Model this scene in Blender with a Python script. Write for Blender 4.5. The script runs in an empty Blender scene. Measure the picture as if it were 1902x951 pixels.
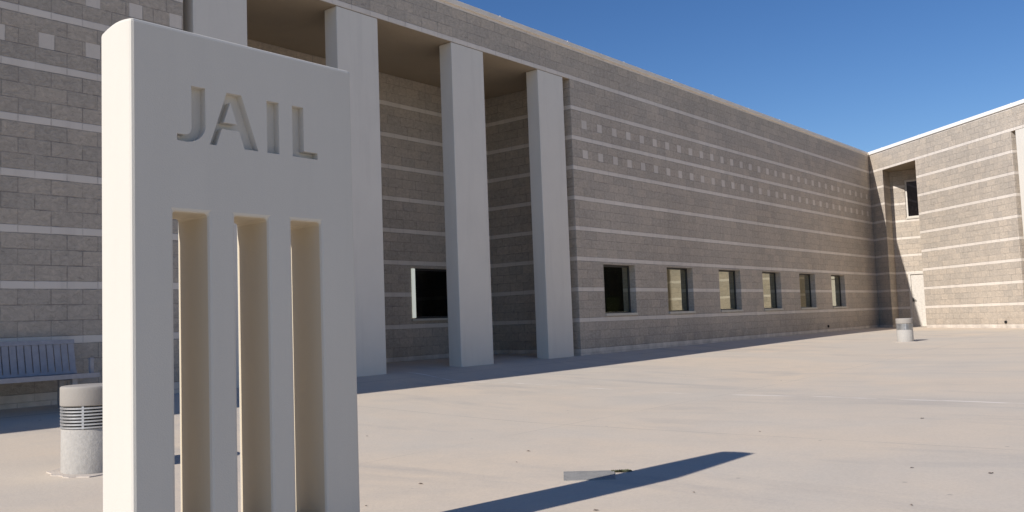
import bpy, bmesh, math, random
from mathutils import Vector, Matrix
random.seed(7)
sc = bpy.context.scene
col = sc.collection

# ------------------------------------------------------------------ helpers
def obj(name, bm, mats, parent=None, smooth=False):
    me = bpy.data.meshes.new(name)
    bm.normal_update()
    bm.to_mesh(me); bm.free()
    if not isinstance(mats, (list, tuple)): mats = [mats]
    for m in mats: me.materials.append(m)
    if smooth:
        for p in me.polygons: p.use_smooth = True
    o = bpy.data.objects.new(name, me); col.objects.link(o)
    if parent is not None: o.parent = parent
    return o

def empty(name, loc, label, cat, group=None):
    o = bpy.data.objects.new(name, None); col.objects.link(o)
    o.location = loc; o.empty_display_size = .2
    return tag(o, label, cat, group)

def tag(o, label, cat, group=None):
    o['label'] = label; o['category'] = cat
    if group: o['group'] = group
    return o

def finish(bm, recalc=True):
    bmesh.ops.remove_doubles(bm, verts=bm.verts, dist=1e-5)
    if recalc: bmesh.ops.recalc_face_normals(bm, faces=bm.faces)
    bm.normal_update()
    uv = bm.loops.layers.uv.verify()
    for f in bm.faces:
        n = f.normal
        if abs(n.z) > .7:
            for l in f.loops: l[uv].uv = (l.vert.co.x, l.vert.co.y)
        else:
            t = Vector((-n.y, n.x, 0)).normalized()
            for l in f.loops:
                l[uv].uv = (l.vert.co.dot(t), l.vert.co.z)
    return bm

def box(bm, a, b, mi=0, M=None):
    x0, y0, z0 = a; x1, y1, z1 = b
    vs = [bm.verts.new(v) for v in ((x0,y0,z0),(x1,y0,z0),(x1,y1,z0),(x0,y1,z0),(x0,y0,z1),(x1,y0,z1),(x1,y1,z1),(x0,y1,z1))]
    if M is not None:
        for v in vs: v.co = M @ v.co
    for q in ((0,3,2,1),(4,5,6,7),(0,1,5,4),(1,2,6,5),(2,3,7,6),(3,0,4,7)):
        bm.faces.new([vs[i] for i in q]).material_index = mi
    return vs

def prism(bm, poly, z0, z1, mi=0, bottom=None, top=None):
    lo = [bm.verts.new((x, y, z0)) for x, y in poly]
    hi = [bm.verts.new((x, y, z1)) for x, y in poly]
    n = len(poly)
    for i in range(n):
        bm.faces.new((lo[i], lo[(i+1)%n], hi[(i+1)%n], hi[i])).material_index = mi
    bm.faces.new(lo[::-1]).material_index = mi if bottom is None else bottom
    bm.faces.new(hi).material_index = mi if top is None else top

def holed(bm, x0, x1, z0, z1, holes, ys, M=None, topz=None, mi=0):
    """slab in the x-z plane, front y=ys[0] .. back y=ys[-1], rectangular holes (hx0,hx1,hz0,hz1)"""
    xs = sorted({x0, x1, *[h[0] for h in holes], *[h[1] for h in holes]})
    zs = sorted({z0, z1, *[h[2] for h in holes], *[h[3] for h in holes]})
    def solid(i, j):
        if i < 0 or j < 0 or i >= len(xs)-1 or j >= len(zs)-1: return False
        cx, cz = (xs[i]+xs[i+1])/2, (zs[j]+zs[j+1])/2
        return not any(h[0] < cx < h[1] and h[2] < cz < h[3] for h in holes)
    cache = {}
    def V(i, k, j):
        key = (i, k, j)
        if key not in cache:
            z = zs[j]
            if topz and j == len(zs)-1: z = topz[k]
            p = Vector((xs[i], ys[k], z))
            cache[key] = bm.verts.new(M @ p if M is not None else p)
        return cache[key]
    K = len(ys)-1
    for i in range(len(xs)-1):
        for j in range(len(zs)-1):
            if not solid(i, j): continue
            F = []
            F.append((V(i,0,j), V(i+1,0,j), V(i+1,0,j+1), V(i,0,j+1)))
            F.append((V(i,K,j), V(i,K,j+1), V(i+1,K,j+1), V(i+1,K,j)))
            for k in range(K):
                if not solid(i-1, j): F.append((V(i,k,j), V(i,k,j+1), V(i,k+1,j+1), V(i,k+1,j)))
                if not solid(i+1, j): F.append((V(i+1,k,j), V(i+1,k+1,j), V(i+1,k+1,j+1), V(i+1,k,j+1)))
                if not solid(i, j-1): F.append((V(i,k,j), V(i,k+1,j), V(i+1,k+1,j), V(i+1,k,j)))
                if not solid(i, j+1): F.append((V(i,k,j+1), V(i+1,k,j+1), V(i+1,k+1,j+1), V(i,k+1,j+1)))
            for q in F: bm.faces.new(q).material_index = mi

def lathe(bm, prof, seg=40, cx=0, cy=0, z=0):
    rings = []
    for r, h in prof:
        if r < 1e-6: rings.append([bm.verts.new((cx, cy, z+h))])
        else: rings.append([bm.verts.new((cx+r*math.cos(2*math.pi*i/seg), cy+r*math.sin(2*math.pi*i/seg), z+h)) for i in range(seg)])
    for a, b in zip(rings, rings[1:]):
        for i in range(seg):
            j = (i+1) % seg
            if len(a) == 1: bm.faces.new((a[0], b[j], b[i]))
            elif len(b) == 1: bm.faces.new((a[i], a[j], b[0]))
            else: bm.faces.new((a[i], a[j], b[j], b[i]))

def bevel(o, w, seg=2, ang=40):
    m = o.modifiers.new('bevel', 'BEVEL'); m.width = w; m.segments = seg
    m.limit_method = 'ANGLE'; m.angle_limit = math.radians(ang); m.harden_normals = False
    return m

def bake(o):
    dg = bpy.context.evaluated_depsgraph_get(); dg.update()
    ev = o.evaluated_get(dg)
    me = bpy.data.meshes.new_from_object(ev, depsgraph=dg)
    o.modifiers.clear(); o.data = me

# ------------------------------------------------------------------ materials
class NT:
    def __init__(s, name):
        s.m = bpy.data.materials.new(name); s.m.use_nodes = True
        s.t = s.m.node_tree; s.t.nodes.clear()
        s.out = s.n('ShaderNodeOutputMaterial'); s.p = s.n('ShaderNodeBsdfPrincipled')
        s.l(s.p.outputs[0], s.out.inputs[0])
    def n(s, t): return s.t.nodes.new(t)
    def l(s, a, b): s.t.links.new(a, b)
    def put(s, sock, v):
        if isinstance(v, bpy.types.NodeSocket): s.l(v, sock)
        elif v is not None:
            if sock.type == 'RGBA' and len(v) == 3: v = (*v, 1)
            sock.default_value = v
    def math(s, op, a, b=None, c=None, clamp=False):
        n = s.n('ShaderNodeMath'); n.operation = op; n.use_clamp = clamp
        s.put(n.inputs[0], a)
        if b is not None: s.put(n.inputs[1], b)
        if c is not None: s.put(n.inputs[2], c)
        return n.outputs[0]
    def mix(s, f, a, b, mode='MIX'):
        n = s.n('ShaderNodeMix'); n.data_type = 'RGBA'; n.blend_type = mode
        s.put(n.inputs[0], f); s.put(n.inputs[6], a); s.put(n.inputs[7], b)
        return n.outputs[2]
    def ramp(s, f, lo, hi, a=0., b=1.):
        n = s.n('ShaderNodeMapRange'); n.clamp = True
        s.put(n.inputs[0], f); s.put(n.inputs[1], lo); s.put(n.inputs[2], hi); s.put(n.inputs[3], a); s.put(n.inputs[4], b)
        return n.outputs[0]
    def noise(s, vec, scale, detail=3, rough=.55, dist=0.):
        n = s.n('ShaderNodeTexNoise'); s.put(n.inputs['Vector'], vec)
        n.inputs['Scale'].default_value = scale; n.inputs['Detail'].default_value = detail
        n.inputs['Roughness'].default_value = rough; n.inputs['Distortion'].default_value = dist
        return n.outputs[0]
    def voro(s, vec, scale, feat='F1'):
        n = s.n('ShaderNodeTexVoronoi'); n.feature = feat; s.put(n.inputs['Vector'], vec); n.inputs['Scale'].default_value = scale
        return n.outputs[0]
    def vec(s, x, y, z=0.):
        n = s.n('ShaderNodeCombineXYZ'); s.put(n.inputs[0], x); s.put(n.inputs[1], y); s.put(n.inputs[2], z); return n.outputs[0]
    def sep(s, v):
        n = s.n('ShaderNodeSeparateXYZ'); s.l(v, n.inputs[0]); return n.outputs
    def pos(s): return s.n('ShaderNodeNewGeometry').outputs['Position']
    def uv(s): return s.n('ShaderNodeTexCoord').outputs['UV']
    def mapv(s, v, scale):
        n = s.n('ShaderNodeMapping'); s.l(v, n.inputs[0]); n.inputs['Scale'].default_value = scale; return n.outputs[0]
    def bump(s, h, dist, strength=1.):
        n = s.n('ShaderNodeBump'); s.put(n.inputs['Height'], h); n.inputs['Distance'].default_value = dist; n.inputs['Strength'].default_value = strength
        s.l(n.outputs[0], s.p.inputs['Normal']); return n

P, BH, RH = .7112, .1016, .2032
def block_material(name, blen=.4064, dots=None):
    """split-face concrete block: three dark courses, then one pale four-inch course"""
    s = NT(name)
    u, v, _ = s.sep(s.uv())
    pos = s.pos()
    k = s.math('FLOOR', s.math('DIVIDE', v, P))
    m = s.math('SUBTRACT', v, s.math('MULTIPLY', k, P))
    band = s.math('LESS_THAN', m, BH)
    vr = s.math('DIVIDE', s.math('MAXIMUM', s.math('SUBTRACT', m, BH), 0.), RH)
    row = s.math('FLOOR', vr); fr = s.math('SUBTRACT', vr, row)
    rid = s.math('ADD', s.math('MULTIPLY', k, 3.), row)
    shift = s.math('MULTIPLY', s.math('FLOORED_MODULO', rid, 2.), .5)
    uu = s.math('ADD', s.math('DIVIDE', u, blen), shift)
    cu = s.math('FLOOR', uu); fu = s.math('SUBTRACT', uu, cu)
    du = s.math('MULTIPLY', s.math('MINIMUM', fu, s.math('SUBTRACT', 1., fu)), blen)
    dvb = s.math('MULTIPLY', s.math('MINIMUM', fr, s.math('SUBTRACT', 1., fr)), RH)
    dvn = s.math('MINIMUM', m, s.math('SUBTRACT', BH, m))
    dv = s.math('ADD', s.math('MULTIPLY', dvb, s.math('SUBTRACT', 1., band)), s.math('MULTIPLY', s.math('MAXIMUM', dvn, 0.), band))
    wob = s.noise(pos, 30., 2)
    d = s.math('ADD', s.math('MINIMUM', du, dv), s.math('MULTIPLY', s.math('SUBTRACT', wob, .5), .006))
    mortar = s.ramp(d, .003, .008, 1., 0.)
    wn = s.n('ShaderNodeTexWhiteNoise'); wn.noise_dimensions = '3D'
    s.l(s.vec(cu, s.math('ADD', rid, s.math('MULTIPLY', band, 77.)), 0.), wn.inputs['Vector'])
    rnd = wn.outputs['Value']
    rough = s.noise(s.mapv(pos, (1., 1., 1.35)), 13., 6, .74, .6); fine = s.noise(pos, 130., 3, .6); big = s.noise(pos, .35, 3, .5)
    tone = s.math('ADD', s.ramp(rnd, 0., 1., .955, 1.045), s.math('MULTIPLY', s.math('SUBTRACT', rough, .5), 1.05))  # rough mottling puts relief shading into the block colour
    tone = s.math('ADD', tone, s.math('MULTIPLY', s.math('SUBTRACT', fine, .5), .35))
    tone = s.math('ADD', tone, s.math('MULTIPLY', s.math('SUBTRACT', big, .5), .35))
    basec = s.mix(rnd, (.462, .408, .345), (.495, .428, .352))
    blk = s.mix(1., basec, s.vec(tone, tone, tone), 'MULTIPLY')
    st = s.math('ADD', .86, s.math('MULTIPLY', big, .28))
    st = s.math('ADD', st, s.math('MULTIPLY', s.math('SUBTRACT', fine, .5), .25))
    st = s.math('ADD', st, s.math('MULTIPLY', s.math('SUBTRACT', rnd, .5), .07))
    pale = s.mix(1., (.70, .635, .56), s.vec(st, st, st), 'MULTIPLY')
    smooth = band
    if dots:
        u0, dp, w = dots
        fd = s.math('FRACT', s.math('DIVIDE', s.math('SUBTRACT', u, u0), dp))
        isu = s.math('LESS_THAN', fd, w/dp)
        mid = s.math('COMPARE', row, 1., .1)
        kk = s.math('MULTIPLY', s.math('GREATER_THAN', k, 5.5), s.math('LESS_THAN', k, 7.5))
        nb = s.math('SUBTRACT', 1., band)
        dot = s.math('MULTIPLY', s.math('MULTIPLY', isu, mid), s.math('MULTIPLY', kk, nb))
        smooth = s.math('MAXIMUM', band, s.math('MULTIPLY', dot, .78))
        mortar = s.math('MULTIPLY', mortar, s.math('SUBTRACT', 1., s.math('MULTIPLY', dot, .85)))
        # joint round each accent block
        pu = s.math('MULTIPLY', fd, dp)
        ed = s.math('MINIMUM', s.math('ABSOLUTE', pu), s.math('ABSOLUTE', s.math('SUBTRACT', pu, w)))
        jd = s.math('MULTIPLY', s.ramp(ed, .003, .008, 1., 0.), s.math('MULTIPLY', mid, s.math('MULTIPLY', kk, nb)))
        mortar = s.math('MAXIMUM', mortar, jd)
    below = s.math('LESS_THAN', v, 0.)
    smooth = s.math('MAXIMUM', smooth, below)
    c = s.mix(smooth, blk, pale)
    mortar = s.math('MULTIPLY', mortar, s.ramp(s.noise(pos, 3.2, 3, .6), .36, .60, .25, 1.))
    pit_shade = s.math('MULTIPLY', s.ramp(s.noise(s.mapv(pos, (1., 1., 1.8)), 9., 4, .7, .8), .60, .72), s.math('SUBTRACT', 1., smooth))  # dark pits: shade of the split-face relief painted as colour
    c = s.mix(s.math('MULTIPLY', pit_shade, .52), c, (.20, .18, .16))
    mo = s.math('MULTIPLY', mortar, s.math('SUBTRACT', .62, s.math('MULTIPLY', smooth, .28)))
    c = s.mix(mo, c, (.20, .185, .175))
    # run-off stains below copings and grime near the ground
    streak = s.noise(s.mapv(pos, (2.2, 2.2, .18)), 1.6, 4, .6)
    c = s.mix(s.ramp(streak, .52, .78, 0., .22), c, (.27, .24, .22))
    splash = s.math('MULTIPLY', s.ramp(v, 0., .45, .40, 0.), s.ramp(s.noise(pos, 2.5, 4), .35, .65))
    c = s.mix(splash, c, (.16, .14, .12))
    s.l(c, s.p.inputs['Base Color']); s.p.inputs['Roughness'].default_value = .92; s.p.inputs['Specular IOR Level'].default_value = .2
    h = s.math('MULTIPLY', s.math('ADD', s.math('MULTIPLY', rough, .022), s.math('MULTIPLY', fine, .003)), s.math('SUBTRACT', 1., s.math('MULTIPLY', smooth, .88)))
    h = s.math('SUBTRACT', h, s.math('MULTIPLY', mortar, .006))
    s.bump(h, 1.)
    return s.m

def concrete(name, c, var=.12, sc_=3., rough=.85, bumpd=.002, stain=.0, fine=60., stainc=(.2,.18,.16), vert=False):
    s = NT(name); pos = s.pos()
    n1 = s.noise(pos, sc_, 5, .6); n2 = s.noise(pos, fine, 4, .65)
    t = s.math('ADD', 1., s.math('MULTIPLY', s.math('SUBTRACT', n1, .5), var*2))
    t = s.math('ADD', t, s.math('MULTIPLY', s.math('SUBTRACT', n2, .5), var))
    cc = s.mix(1., c, s.vec(t, t, t), 'MULTIPLY')
    if stain:
        v = s.mapv(pos, (3., 3., .25)) if vert else pos
        n3 = s.noise(v, 1.3, 5, .65)
        cc = s.mix(s.ramp(n3, .5, .75, 0., stain), cc, stainc)
    s.l(cc, s.p.inputs['Base Color']); s.p.inputs['Roughness'].default_value = rough; s.p.inputs['Specular IOR Level'].default_value = .25
    s.bump(s.math('ADD', n2, s.math('MULTIPLY', n1, 2.)), bumpd)
    return s.m

def plain(name, c, rough=.5, metal=0., spec=.5, emit=None):
    s = NT(name); n = s.noise(s.pos(), 14., 4)
    t = s.ramp(n, .3, .7, .88, 1.1)
    s.l(s.mix(1., c, s.vec(t, t, t), 'MULTIPLY'), s.p.inputs['Base Color'])
    s.p.inputs['Roughness'].default_value = rough; s.p.inputs['Metallic'].default_value = metal; s.p.inputs['Specular IOR Level'].default_value = spec
    if emit:
        s.p.inputs['Emission Color'].default_value = (*emit[0], 1); s.p.inputs['Emission Strength'].default_value = emit[1]
    return s.m

def glass(name, tint, wav=.0006, rough=.03):
    s = NT(name); s.p.inputs['Base Color'].default_value = (*tint, 1); s.p.inputs['Metallic'].default_value = 1.
    s.p.inputs['Roughness'].default_value = rough
    s.bump(s.noise(s.pos(), 1.1, 2), wav)
    return s.m

M_blockL = block_material('block_wall', .4064, (4.92, .6096, .2032))
M_blockR = block_material('block_wall_accent', .4352, (17.21, .6528, .215))
M_block = block_material('block_wall_plain')
M_stucco = concrete('stucco', (.69, .65, .58), .07, 1.1, .9, .0015, .22, 70., (.45, .42, .38), True)
M_slot = concrete('slot_bounce_tint', (.60, .525, .40), .03, 1.2, .85, .0008, .25, 110., (.42, .36, .28), True)  # slab finish tinted tan: warm ground bounce put into the slot colour
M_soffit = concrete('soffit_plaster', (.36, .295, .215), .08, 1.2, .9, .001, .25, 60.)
M_slab = concrete('painted_slab', (.618, .590, .530), .035, 1.2, .85, .0012, .16, 160., (.50, .475, .43), True)
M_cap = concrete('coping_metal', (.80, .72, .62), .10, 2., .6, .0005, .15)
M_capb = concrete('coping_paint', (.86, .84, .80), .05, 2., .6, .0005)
M_conc = concrete('bollard_concrete', (.42, .40, .37), .22, 34., .9, .0022, .22, 150., (.25, .23, .21))
M_foot = concrete('footing_concrete', (.53, .47, .41), .15, 9., .92, .004, .35, 60.)
M_steel = plain('louver_metal', (.62, .62, .62), .42, .75)
M_bcap = concrete('bollard_cap', (.35, .325, .295), .10, 5., .9, .002, .12, 90.)
M_core = plain('lamp_core', (.10, .10, .10), .6)
M_dark = plain('dark_core', (.02, .02, .022), .6)
M_bench = plain('bench_paint', (.34, .335, .36), .45)
M_frame = plain('window_frame', (.035, .035, .035), .45)
M_sill = concrete('sill', (.56, .53, .46), .1, 4., .8, .0006)
M_door = plain('door_paint', (.62, .58, .52), .5)
M_black = plain('black_plastic', (.06, .056, .052), .6)
M_glassA = glass('tinted_glass', (.40, .41, .34), .0010)
M_glassB = glass('dark_glass', (.035, .037, .036))
M_glassC = glass('upper_glass', (.10, .10, .11))
M_glow = plain('strip_glow', (.75, .76, .70), .5, emit=((.95, 1., .88), .40))  # emission put in for a bright sliver, no lamp behind it
M_roof = concrete('roofing', (.45, .43, .40), .1)

def ground_material():
    s = NT('plaza_concrete'); pos = s.pos(); x, y, z = s.sep(pos)
    n1 = s.noise(pos, .22, 5, .6, .4); n2 = s.noise(pos, 1.3, 6, .62, .3); n3 = s.noise(pos, 45., 4, .7)
    c = s.mix(s.ramp(n1, .36, .64), (.660, .552, .430), (.580, .520, .442))
    c = s.mix(s.ramp(n2, .45, .72, 0., .40), c, (.51, .46, .395))
    c = s.mix(s.ramp(n2, .25, .42, .35, 0.), c, (.69, .59, .465))
    st = s.noise(s.mapv(pos, (.9, .25, 1.)), 1.1, 5, .65, .6)
    c = s.mix(s.ramp(st, .52, .70, 0., .55), c, (.43, .395, .355))
    sp = s.voro(pos, 2.1)
    c = s.mix(s.ramp(sp, .02, .045, .45, 0.), c, (.17, .15, .14))
    t = s.ramp(n3, .25, .75, .92, 1.07)
    c = s.mix(1., c, s.vec(t, t, t), 'MULTIPLY')
    # pale filled joint across the plaza, worn away in places; a few tooled joints
    j = s.math('ABSOLUTE', s.math('SUBTRACT', s.math('ADD', x, s.math('MULTIPLY', s.noise(pos, .35, 2), .5)), 11.55))
    worn = s.ramp(s.noise(pos, .9, 3, .6), .46, .56)
    c = s.mix(s.math('MULTIPLY', s.ramp(j, .022, .034, 1., 0.), worn), c, (.78, .73, .68))
    j2 = s.ramp(s.math('ABSOLUTE', s.math('SUBTRACT', y, -.62)), .006, .012, .55, 0.)
    jx = s.math('ABSOLUTE', s.math('SUBTRACT', s.math('FRACT', s.math('DIVIDE', s.math('ADD', x, 1.5), 6.1)), .5))
    j3 = s.ramp(jx, .0010, .0022, .38, 0.)
    jy = s.math('ABSOLUTE', s.math('SUBTRACT', s.math('FRACT', s.math('DIVIDE', s.math('ADD', y, 3.2), 6.1)), .5))
    j4 = s.ramp(jy, .0010, .0022, .30, 0.)
    jj = s.math('MULTIPLY', s.math('MAXIMUM', s.math('MAXIMUM', j3, j4), j2), s.ramp(s.noise(pos, .7, 2), .35, .6, .1, 1.))
    c = s.mix(jj, c, (.20, .18, .165))
    s.l(c, s.p.inputs['Base Color']); s.p.inputs['Roughness'].default_value = .88; s.p.inputs['Specular IOR Level'].default_value = .25
    s.bump(s.math('ADD', s.math('MULTIPLY', n3, .6), s.math('MULTIPLY', n2, 2.)), .003)
    return s.m
M_ground = ground_material()

# ------------------------------------------------------------------ ground
def sstep(a, b, x):
    t = min(1, max(0, (x-a)/(b-a))); return t*t*(3-2*t)
def gz(x, y):
    d = -y
    q = sum(w*sstep(a, b, d) for a, b, w in ((-1., 0., .06), (0., 1.5, .145), (1.5, 6.5, .115)))
    bx = 1 - .9*sstep(11, 33, x)
    return -q*bx

def axis(lo, hi, f0, f1, step):
    a = [lo, lo+(f0-lo)*.6, lo+(f0-lo)*.9]
    n = int((f1-f0)/step)
    a += [f0+i*step for i in range(n+1)]
    a += [hi-(hi-f1)*.9, hi-(hi-f1)*.6, hi]
    return a
bm = bmesh.new()
X = axis(-400, 400, -14, 46, 1.); Y = axis(-400, 400, -20, 2, .25)
g = [[bm.verts.new((x, y, gz(x, y))) for y in Y] for x in X]
for i in range(len(X)-1):
    for j in range(len(Y)-1):
        bm.faces.new((g[i][j], g[i+1][j], g[i+1][j+1], g[i][j+1]))
o = obj('plaza_ground', bm, M_ground, smooth=True); o['kind'] = 'structure'

# ------------------------------------------------------------------ building
ZT, ZB = 7.17, -.45
ZH = 9*P                      # underside of the header over the porticoes
bld = empty('building', (20, 2, 0), 'long windowless-topped jail building of striped grey block with white columns around a plaza corner', 'building')
def bpart(name, bm, mats, label=None, parent=bld, **k):
    o = obj(name, finish(bm), mats, parent, **k)
    if parent is bld: o.matrix_parent_inverse = bld.matrix_basis.inverted()
    if label: o['label'] = label
    return o
bpy.context.view_layer.update()
bld.matrix_basis
def fix(o, par):
    o.matrix_parent_inverse = Matrix.Identity(4)

XL, XR, XC = 6.97, 16.80, 38.135
PHI = .8633170895
dB = Vector((-math.cos(PHI), -math.sin(PHI), 0)); nB = Vector((math.sin(PHI), -math.cos(PHI), 0))
MB = Matrix(((dB.x, nB.x, 0, XC), (dB.y, nB.y, 0, 0), (0, 0, 1, 0), (0, 0, 0, 1)))

# facade walls
bm = bmesh.new(); holed(bm, -16, XL, ZB, ZT, [], [0, .3]); bpart('wall', bm, M_blockL, 'block wall behind the bench, left of the columns')
wins = [(17.87+3.008*i, 17.87+3.008*i+1.42) for i in range(6)]
WZ0, WZ1 = .885, 2.085
bm = bmesh.new(); holed(bm, XR, XC+.15, ZB, ZT, [(a, b, WZ0, WZ1) for a, b in wins], [0, .3])
bpart('wall', bm, M_blockR, 'long shaded block wall with six windows and two rows of pale square blocks')

def window(x0, x1, z0, z1, depth, gl, M=None, frame=M_frame, fw=.045, sill=True, label=None, mull=None):
    bm = bmesh.new()
    holed(bm, x0+.002, x1-.002, z0+.002, z1-.002, [(x0+fw, x1-fw, z0+fw, z1-fw)], [depth, depth+.06], M)
    f = bpart('window', bm, frame, label)
    bm = bmesh.new(); box(bm, (x0+fw+.001, depth+.02, z0+fw+.001), (x1-fw-.001, depth+.03, z1-fw-.001), 0, M)
    p = bpart('pane', bm, gl, parent=f); p.matrix_parent_inverse = f.matrix_parent_inverse.copy(); p.parent = f
    p.matrix_parent_inverse = (bld.matrix_basis @ bld.matrix_basis.inverted())
    if sill:
        bm = bmesh.new(); box(bm, (x0+.003, -.035, z0-.045), (x1-.003, depth-.002, z0-.001+.012), 0, M)
        bpart('sill', bm, M_sill, parent=f)
    return f
for i, (a, b) in enumerate(wins):
    window(a, b, WZ0, WZ1, .17, M_glassA)

# header over the portico, soffit, back wall
def portico(M, x0, x1, cols, depth, mh, tail, lab):
    bm = bmesh.new(); box(bm, (x0, 0, ZH), (x1, .34, ZT), 0, M); bpart('header', bm, mh)
    bm = bmesh.new(); box(bm, (x0+.002, .342, ZH+.004), (x1-.002, depth+.3, ZH+.2), 0, M)
    box(bm, (x0+.002, .004, ZH-.004), (x1-.002, .345, ZH-.001), 0, M)
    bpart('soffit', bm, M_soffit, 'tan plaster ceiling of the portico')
    bm = bmesh.new()
    for cx0, cx1 in cols:
        bm = bmesh.new(); box(bm, (cx0, .006, ZB), (cx1, .34, ZH-.005), 0, M)
        o = bpart('column', bm, M_stucco); bevel(o, .012, 2)
portico(None, XL, XR, [(7.14, 8.08), (9.89, 10.84), (12.79, 13.75), (15.59, 16.53)], 2.6, M_blockR, 0, '')
bm = bmesh.new()
PW = (14.11, 16.0, .93, 2.07)
holed(bm, XL, XR, ZB, ZH+.004, [PW], [2.6, 2.9])
box(bm, (XL-.3, .302, ZB), (XL, 2.9, ZH+.004)); box(bm, (XR, .302, ZB), (XR+.3, 2.9, ZH+.004))
bpart('portico_wall', bm, M_block, 'dark recessed block wall behind the columns')
f = window(PW[0], PW[1], PW[2], PW[3], 2.66, M_glassB, sill=False, label='dark window behind the columns')
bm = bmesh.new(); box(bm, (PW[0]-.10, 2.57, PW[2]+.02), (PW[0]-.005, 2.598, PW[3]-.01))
bpart('glow_strip', bm, M_glow, parent=f)  # added strip that glows beside the dark pane
bm = bmesh.new(); box(bm, (PW[0]-.13, 2.55, PW[2]-.05), (PW[1], 2.598, PW[2]-.004))
bpart('sill', bm, M_sill, parent=f)

# right wing: pillar, recess, wall, portico
def s2(s, i=0.): q = MB @ Vector((s, i, 0)); return (q.x, q.y)
A1 = s2(.92); A2 = s2(3.09)
XB = 38.40
bm = bmesh.new()
prism(bm, [(XC-.001, -.0015), A1, (XB+.2, A1[1]), (XB+.2, -.002)], ZB, ZH)
prism(bm, [A2, s2(8.2), s2(8.2, .35), s2(3.30, .35), (XB+.2, A2[1]-.12), (XB+.2, A2[1])], ZB, ZH)
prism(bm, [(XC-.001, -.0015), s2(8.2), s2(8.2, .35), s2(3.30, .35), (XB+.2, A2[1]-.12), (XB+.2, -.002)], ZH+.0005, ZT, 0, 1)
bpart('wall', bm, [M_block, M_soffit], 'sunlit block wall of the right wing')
bm = bmesh.new()
MR = Matrix(((0, 1, 0, XB), (-1, 0, 0, 0), (0, 0, 1, 0), (0, 0, 0, 1)))      # local x -> -Y, local y -> +X
RW = (1.26, 2.15, 4.42, 5.98)
RD = (1.17, 2.12, ZB, 2.20)
holed(bm, -A1[1], -A2[1], ZB, ZH, [RW, RD], [0, .2], MR)
bpart('recess_wall', bm, M_block, 'back wall of the tall notch with a door and a high window')
f = window(RW[0], RW[1], RW[2], RW[3], .05, M_glassC, MR, plain('pale_frame', (.62, .58, .52), .5), .07, True, 'high window in the notch')
dz = gz(38, -1.6)
bm = bmesh.new()
holed(bm, RD[0]+.002, RD[1]-.002, dz, RD[3]-.002, [(RD[0]+.09, RD[1]-.09, dz-.1, RD[3]-.09)], [-.02, .10], MR)
box(bm, (RD[0]+.092, .03, dz+.01), (RD[1]-.092, .08, RD[3]-.092), 0, MR)
d = bpart('door', bm, M_door, 'cream metal door at the foot of the notch')
bm = bmesh.new(); box(bm, (RD[0]+.13, -.04, 1.0), (RD[0]+.17, .03, 1.14), 0, MR); box(bm, (RD[0]+.13, -.05, 1.05), (RD[0]+.25, -.03, 1.08), 0, MR)
bpart('handle', bm, M_frame, parent=d)
bm = bmesh.new(); box(bm, (8.2, .352, ZB), (8.5, 2.9, ZH), 0, MB @ Matrix.Translation((-.3, 0, 0)))
holed(bm, 8.2, 18.2, ZB, ZH+.004, [(9.4, 17.0, .06, 3.1)], [2.6, 2.9], MB)
box(bm, (18.2, .302, ZB), (18.5, 2.9, ZH), 0, MB)
bpart('portico_wall', bm, M_block, 'recessed block wall behind the right wing columns')
portico(MB, 8.202, 18.2, [(8.39+2.85*i, 9.34+2.85*i) for i in range(4)], 2.6, M_block, 0, '')
window(9.4, 17.0, .06, 3.1, 2.68, M_glassB, MB, sill=False, label='wide dark entrance glazing behind the right wing columns')
bm = bmesh.new(); holed(bm, 18.2, 30, ZB, ZT, [], [0, .3], MB); bpart('wall', bm, M_block, 'wall at the far end of the right wing')

# copings, roof
bm = bmesh.new(); box(bm, (-16, -.04, ZT), (XC-.02, .34, ZT+.11))
for i in range(22): box(bm, (-15+2.44*i, -.046, ZT-.004), (-14.95+2.44*i, .35, ZT+.118))
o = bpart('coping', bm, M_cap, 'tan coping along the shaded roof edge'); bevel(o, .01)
bm = bmesh.new(); box(bm, (.03, -.045, ZT), (30, .36, ZT+.13), 0, MB)
for i in range(12): box(bm, (1+2.44*i, -.051, ZT-.004), (1.05+2.44*i, .37, ZT+.138), 0, MB)
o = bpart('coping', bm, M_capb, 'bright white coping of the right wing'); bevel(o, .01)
bm = bmesh.new()
prism(bm, [(-16, .31), (XC+.4, .31), (XC+.4, 24), (-16, 24)], ZT-.35, ZT-.2)
q = [s2(.5, .36), s2(29.5, .36), s2(29.5, 20), (XC+12, .31), (XC+.4, .31)]
prism(bm, q, ZT-.352, ZT-.202)
bpart('roof', bm, M_roof)
bm = bmesh.new()
box(bm, (-16.3, 0.002, ZB), (-16, 24, ZT)); box(bm, (-16, 23.7, ZB), (XC+12, 24, ZT))
bpart('wall', bm, M_block, 'plain rear walls')

# drain outlets low on the walls
for M, x, z in ((None, 32.3, .20), (MB, 7.32, .17)):
    bm = bmesh.new()
    n = 14; M_ = M or Matrix.Identity(4)
    for r0, r1, y0, mi in ((.05, .038, -.035, 0),):
        ring = [[bm.verts.new(M_ @ Vector((x+r*math.cos(2*math.pi*i/n), y, z+r*math.sin(2*math.pi*i/n)))) for i in range(n)] for r, y in ((r0, .0), (r0, y0), (r1, y0), (r1, -.004))]
        for a, b in zip(ring, ring[1:]):
            for i in range(n): bm.faces.new((a[i], a[(i+1)%n], b[(i+1)%n], b[i]))
        bm.faces.new(ring[-1])
    bpart('drain_outlet', bm, M_dark)

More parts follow.
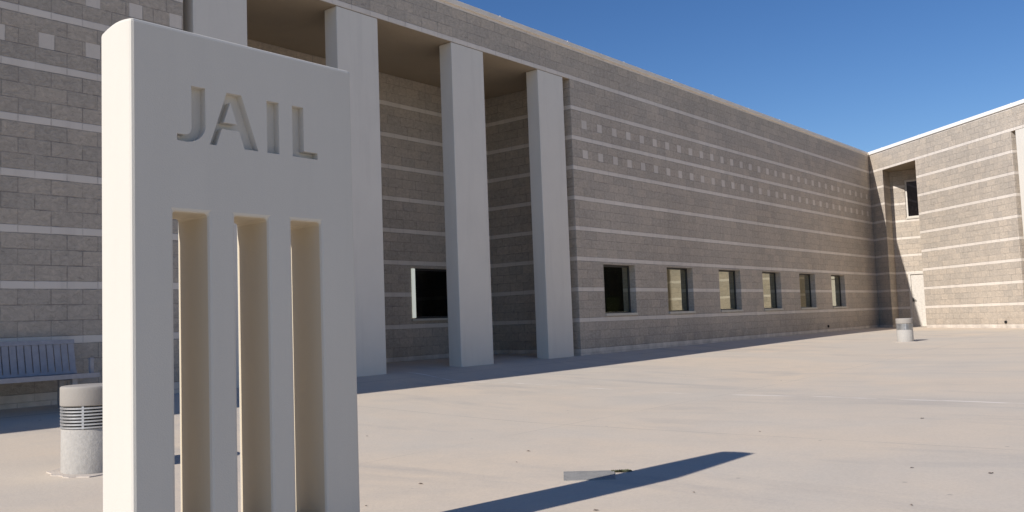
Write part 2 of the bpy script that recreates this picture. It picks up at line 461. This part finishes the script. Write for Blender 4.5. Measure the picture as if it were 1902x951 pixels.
# ------------------------------------------------------------------ jail sign slab
SX0, SX1, SY, ST = 1.868, 3.083, -8.298, .274
sb = -.62
slots = [(2.060, 2.231), (2.368, 2.549), (2.685, 2.864)]
bm = bmesh.new()
N = 8
ys = [SY+ST*i/N for i in range(N+1)]
top = [2.146 + .016*math.sin(math.pi*i/N) - .014*(i/N)**2 for i in range(N+1)]
holed(bm, SX0, SX1, sb, 2.144, [(a, b, -.16, 1.322) for a, b in slots], ys, None, top)
slab = obj('jail_sign', finish(bm), M_slab)
bevel(slab, .015, 2, 60)
bake(slab)

def letter(polys):
    bm = bmesh.new()
    for poly in polys:
        fr = [bm.verts.new((x, SY-.06, z)) for x, z in poly]; bk = [bm.verts.new((x, SY+.042, z)) for x, z in poly]
        n = len(poly)
        for i in range(n): bm.faces.new((fr[i], fr[(i+1)%n], bk[(i+1)%n], bk[i]))
        bm.faces.new(fr[::-1]); bm.faces.new(bk)
    bmesh.ops.recalc_face_normals(bm, faces=bm.faces)
    return obj('cutter', bm, M_slab)
zt, zb = 1.897, 1.641
def arc(cx, cz, rx, rz, a0, a1, n=8):
    return [(cx+rx*math.cos(math.radians(a0+(a1-a0)*i/n)), cz+rz*math.sin(math.radians(a0+(a1-a0)*i/n))) for i in range(n+1)]
J = [(2.150, zt), (2.150, 1.705)] + arc(2.115, 1.703, .035, .033, 0, -90, 6)[1:] + [(2.079, 1.670), (2.079, 1.640)] + arc(2.118, 1.722, .102, .084, -90, 0, 12) + [(2.220, zt)]
I = [(2.550, zb), (2.620, zb), (2.620, zt), (2.550, zt)]
L = [(2.699, zb), (2.852, zb), (2.852, 1.674), (2.768, 1.674), (2.768, zt), (2.699, zt)]
apx0, apx1 = 2.331, 2.409
A_left = [(2.241, zb), (2.275, zb), (2.366, 1.880), (2.366, zt), (apx0, zt)]
Aout = [(2.241, zb), (2.275, zb), (2.3035, 1.722), (2.3955, 1.722), (2.424, zb), (2.500, zb), (apx1, zt), (apx0, zt)]
Ain = [(2.3145, 1.754), (2.384, 1.754), (2.350, 1.852)]
def cut(polys, target, op='DIFFERENCE'):
    c = letter(polys)
    m = target.modifiers.new('cut', 'BOOLEAN'); m.operation = op; m.object = c; m.solver = 'EXACT'
    bake(target); bpy.data.objects.remove(c)
for p in (J, I, L): cut([p], slab)
ca = letter([Aout]); ci = letter([Ain])
for v in ci.data.vertices: v.co.y = v.co.y + (.05 if v.co.y > SY else -.05)
m = ca.modifiers.new('c', 'BOOLEAN'); m.operation = 'DIFFERENCE'; m.object = ci; m.solver = 'EXACT'
bake(ca); bpy.data.objects.remove(ci)
m = slab.modifiers.new('cut', 'BOOLEAN'); m.operation = 'DIFFERENCE'; m.object = ca; m.solver = 'EXACT'
bake(slab); bpy.data.objects.remove(ca)
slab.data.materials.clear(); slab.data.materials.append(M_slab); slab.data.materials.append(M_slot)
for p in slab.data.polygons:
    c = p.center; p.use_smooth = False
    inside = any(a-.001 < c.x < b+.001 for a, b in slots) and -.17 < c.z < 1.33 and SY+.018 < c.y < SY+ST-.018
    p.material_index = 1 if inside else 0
tag(slab, 'tall white slab sign reading JAIL with three vertical slots', 'sign')

# ------------------------------------------------------------------ bollard lights
def bollard(x, y, label, lean=0., k=1.):
    z = gz(x, y)
    t = empty('bollard_light', (x, y, z), label, 'bollard light', 'concrete bollard lights on the plaza')
    t.rotation_euler = (0, 0, lean); t.scale = (k, k, k)
    H, R = .735, .250
    bm = bmesh.new(); lathe(bm, [(0, -.12), (R-.006, -.12), (R-.006, .02), (R-.008, .37), (R-.014, .378), (0, .378)], 56); obj('post', bm, M_conc, t, True)
    bm = bmesh.new(); lathe(bm, [(0, .378), (R-.06, .378), (R-.06, .568), (0, .568)], 40); obj('lamp_core', bm, M_core, t)
    bm = bmesh.new(); lathe(bm, [(0, .568), (R-.010, .568), (R-.002, .572), (R, .578), (R, .700), (R, .721), (R-.003, .729), (R-.010, .734), (R-.022, .736), (0, .737)], 56); obj('cap', bm, M_bcap, t, True)
    bm = bmesh.new()
    for i in range(7):
        h = .3805+.0270*i
        lathe(bm, [(R-.052, h+.010), (R-.008, h), (R-.001, h+.002), (R-.001, h+.0135), (R-.008, h+.0155), (R-.052, h+.020), (R-.052, h+.010)], 56)
    for i in range(6):
        a = math.radians(60*i+14)
        M = Matrix.Rotation(a, 4, 'Z')
        box(bm, (R-.020, -.009, .378), (R-.003, .009, .568), 0, M)
    obj('louver', bm, M_steel, t)
    bm = bmesh.new()
    n = 40; rr = [.335+.02*math.sin(i*1.7)+.015*math.sin(i*.6+1) for i in range(n)]
    a = [bm.verts.new((r*math.cos(2*math.pi*i/n), r*math.sin(2*math.pi*i/n), -.03)) for i, r in enumerate(rr)]
    b = [bm.verts.new(((r-.006)*math.cos(2*math.pi*i/n), (r-.006)*math.sin(2*math.pi*i/n), .009+(gz(x+k*r*math.cos(2*math.pi*i/n+lean), y+k*r*math.sin(2*math.pi*i/n+lean))-z)/k)) for i, r in enumerate(rr)]
    cc = bm.verts.new((0, 0, .012))
    for i in range(n):
        bm.faces.new((a[i], a[(i+1)%n], b[(i+1)%n], b[i])); bm.faces.new((b[i], b[(i+1)%n], cc))
    obj('footing', bm, M_foot, t)
    return t
bollard(3.425, -4.63, 'large concrete bollard light with metal louvers beside the white slab sign', .6, .93)
bollard(24.6, -4.85, 'small distant concrete bollard light standing before the corner notch', 1.2, .83)

# ------------------------------------------------------------------ bench
bz = gz(4.4, -.5)
bench = empty('park_bench', (4.35, -.5, bz), 'blue-grey slatted metal bench against the block wall behind the bollard light', 'bench')
L2 = .92
bm = bmesh.new(); n = 21; w = 2*L2/n
MT = Matrix.Translation((0, .20, .43)) @ Matrix.Rotation(math.radians(-12), 4, 'X')
for i in range(n):
    x = -L2 + i*w
    box(bm, (x+.007, -.006, .02), (x+w-.007, .006, .40), 0, MT)
box(bm, (-L2, -.016, .385), (L2, .016, .44), 0, MT); box(bm, (-L2, -.012, .0), (L2, .012, .035), 0, MT)
obj('backrest', finish(bm), M_bench, bench)
bm = bmesh.new()
for i in range(n):
    x = -L2 + i*w
    box(bm, (x+.007, -.26, .415), (x+w-.007, .19, .427))
box(bm, (-L2-.06, -.30, .385), (L2+.06, -.255, .440)); box(bm, (-L2, .16, .39), (L2, .2, .428))
obj('seat', finish(bm), M_bench, bench)
for sgn in (-1, 1):
    x = sgn*(L2+.01)
    bm = bmesh.new(); box(bm, (x-.025, -.20, .428), (x+.025, -.15, .62)); box(bm, (x-.028, -.205, .60), (x+.028, -.145, .625))
    o = obj('armrest', finish(bm), M_bench, bench); bevel(o, .008)
    bm = bmesh.new(); xx = sgn*(L2-.22); box(bm, (xx-.03, -.24, -.02), (xx+.03, -.18, .415)); box(bm, (xx-.03, .12, -.02), (xx+.03, .18, .415)); box(bm, (xx-.03, -.18, .36), (xx+.03, .12, .41))
    obj('leg', finish(bm), M_bench, bench)

# ------------------------------------------------------------------ small things on the plaza
def gpt(x, y, dz=.0): return Vector((x, y, gz(x, y)+dz))
cp = [(5.275, -7.965), (5.49, -8.27), (5.20, -8.47), (4.985, -8.18)]
cxm = sum(p[0] for p in cp)/4; cym = sum(p[1] for p in cp)/4
bm = bmesh.new()
def quad(sc_, h0, h1):
    lo = [bm.verts.new((( x-cxm)*sc_, (y-cym)*sc_, h0)) for x, y in cp]; hi = [bm.verts.new(((x-cxm)*(sc_-.02), (y-cym)*(sc_-.02), h1)) for x, y in cp]
    for i in range(4): bm.faces.new((lo[i], lo[(i+1)%4], hi[(i+1)%4], hi[i]))
    bm.faces.new(hi)
quad(1., -.01, .006)
cov = obj('utility_cover', finish(bm), concrete('cover_concrete', (.30, .29, .27), .3, 14., .9, .004, .3, 70.))
cov.location = (cxm, cym, gz(cxm, cym))
tag(cov, 'square grey utility cover set in the plaza at the edge of the slab sign shadow', 'utility cover')
M_weed = plain('weed', (.10, .105, .055), .8)
bm = bmesh.new()
for i in range(420):
    a = random.random()*6.28; r = random.random()**.7
    c = Vector((.075*r*math.cos(a), .035*r*math.sin(a), 0)); h = .003+random.random()*.010
    t = Vector((math.cos(a*3), math.sin(a*3), 0))*.009
    vs = [bm.verts.new(c-t), bm.verts.new(c+t), bm.verts.new(c+Vector((t.y, -t.x, h))*1.)]
    bm.faces.new(vs)
wd = obj('weed', bm, M_weed); wd.location = gpt(5.49, -8.33, .002); wd.rotation_euler = (0, 0, -.9)
tag(wd, 'small olive weed flattened in the crack beside the utility cover', 'weed')

M_leaf = plain('dry_leaf', (.20, .16, .13), .8)
leaf0 = None
for i, (x, y, s_) in enumerate([(5.954, -5.054, 1), (5.976, -7.081, 1.1), (5.473, -7.364, .7), (4.422, -7.364, 1.2), (5.048, -9.142, .8), (4.313, -8.91, 1), (9.409, -9.317, 1.3), (6.515, -10.026, .9), (6.519, -10.512, 1.2), (5.294, -10.36, .9), (4.40, -5.9, .8), (13.6, -6.1, 1.3), (7.9, -8.3, .8), (3.72, -7.6, .7)]):
    if leaf0 is None:
        bm = bmesh.new(); pts = []
        for kx, ky, kz in ((-.028, 0, .004), (-.012, .011, .012), (.012, .012, .008), (.03, 0, .002), (.012, -.010, .014), (-.012, -.011, .006)):
            pts.append(bm.verts.new((kx, ky, kz)))
        c = bm.verts.new((0, 0, .003))
        for k in range(6): bm.faces.new((pts[k], pts[(k+1) % 6], c))
        leaf0 = obj('fallen_leaf', bm, M_leaf); lf = leaf0
    else:
        lf = leaf0.copy(); col.objects.link(lf)
    lf.location = gpt(x, y, .001); lf.rotation_euler = (0, 0, random.random()*6.28); lf.scale = (s_*.62, s_*.62, s_*.6)
    tag(lf, 'tiny dark dry leaf lying on the open sunlit concrete', 'leaf', 'dry leaves scattered on the plaza')

# fix parenting offsets: parts of the building were modelled in world space
inv = Matrix.Translation(-Vector((20, 2, 0)))
for o in list(bld.children):
    o.matrix_parent_inverse = inv
    for c in o.children: c.matrix_parent_inverse = Matrix.Identity(4)

# ------------------------------------------------------------------ sky, sun, camera
S = Vector((1.46, -.208, -1.)).normalized()
el = math.asin(-S.z); az = math.atan2(-S.x, -S.y)
w = bpy.data.worlds.new('World'); sc.world = w; w.use_nodes = True
nt = w.node_tree; bg = nt.nodes['Background']
sky = nt.nodes.new('ShaderNodeTexSky'); sky.sky_type = 'NISHITA'; sky.sun_disc = False
sky.sun_elevation = el; sky.sun_rotation = az % (2*math.pi); sky.altitude = 400; sky.air_density = 1.; sky.dust_density = .0; sky.ozone_density = 3.
hs = nt.nodes.new('ShaderNodeHueSaturation'); hs.inputs['Saturation'].default_value = 1.24; hs.inputs['Hue'].default_value = .510; hs.inputs['Value'].default_value = 1.40
nt.links.new(sky.outputs[0], hs.inputs['Color']); nt.links.new(hs.outputs[0], bg.inputs[0]); bg.inputs[1].default_value = .07
ld = bpy.data.lights.new('sun', 'SUN'); ld.energy = 5.; ld.angle = math.radians(.53); ld.color = (1., .942, .875)
lo = bpy.data.objects.new('sun', ld); col.objects.link(lo); lo.rotation_euler = S.to_track_quat('-Z', 'Y').to_euler(); lo.location = (-20, 5, 30)

f, yaw, pitch, roll, D, h = 1657.6511, .8813361, .0735260, -.0368997, 11.908527, .7822477
cy, sy = math.cos(yaw), math.sin(yaw)
fw = Vector((sy*math.cos(pitch), cy*math.cos(pitch), math.sin(pitch)))
rt = Vector((cy, -sy, 0)); up = rt.cross(fw)
r = rt*math.cos(roll)+up*math.sin(roll); u = -rt*math.sin(roll)+up*math.cos(roll)
cd = bpy.data.cameras.new('camera'); cam = bpy.data.objects.new('camera', cd); col.objects.link(cam)
cam.matrix_world = Matrix(((r.x, u.x, -fw.x, 0), (r.y, u.y, -fw.y, -D), (r.z, u.z, -fw.z, h), (0, 0, 0, 1)))
cd.sensor_width = 36; cd.lens = f/1902*36; cd.clip_end = 2000; cd.clip_start = .05
sc.camera = cam
sc.view_settings.view_transform = 'Standard'; sc.view_settings.look = 'None'; sc.view_settings.exposure = 0.
sc.view_settings.gamma = 1; sc.view_settings.use_curve_mapping = False
sc.cycles.max_bounces = 8; sc.cycles.diffuse_bounces = 6
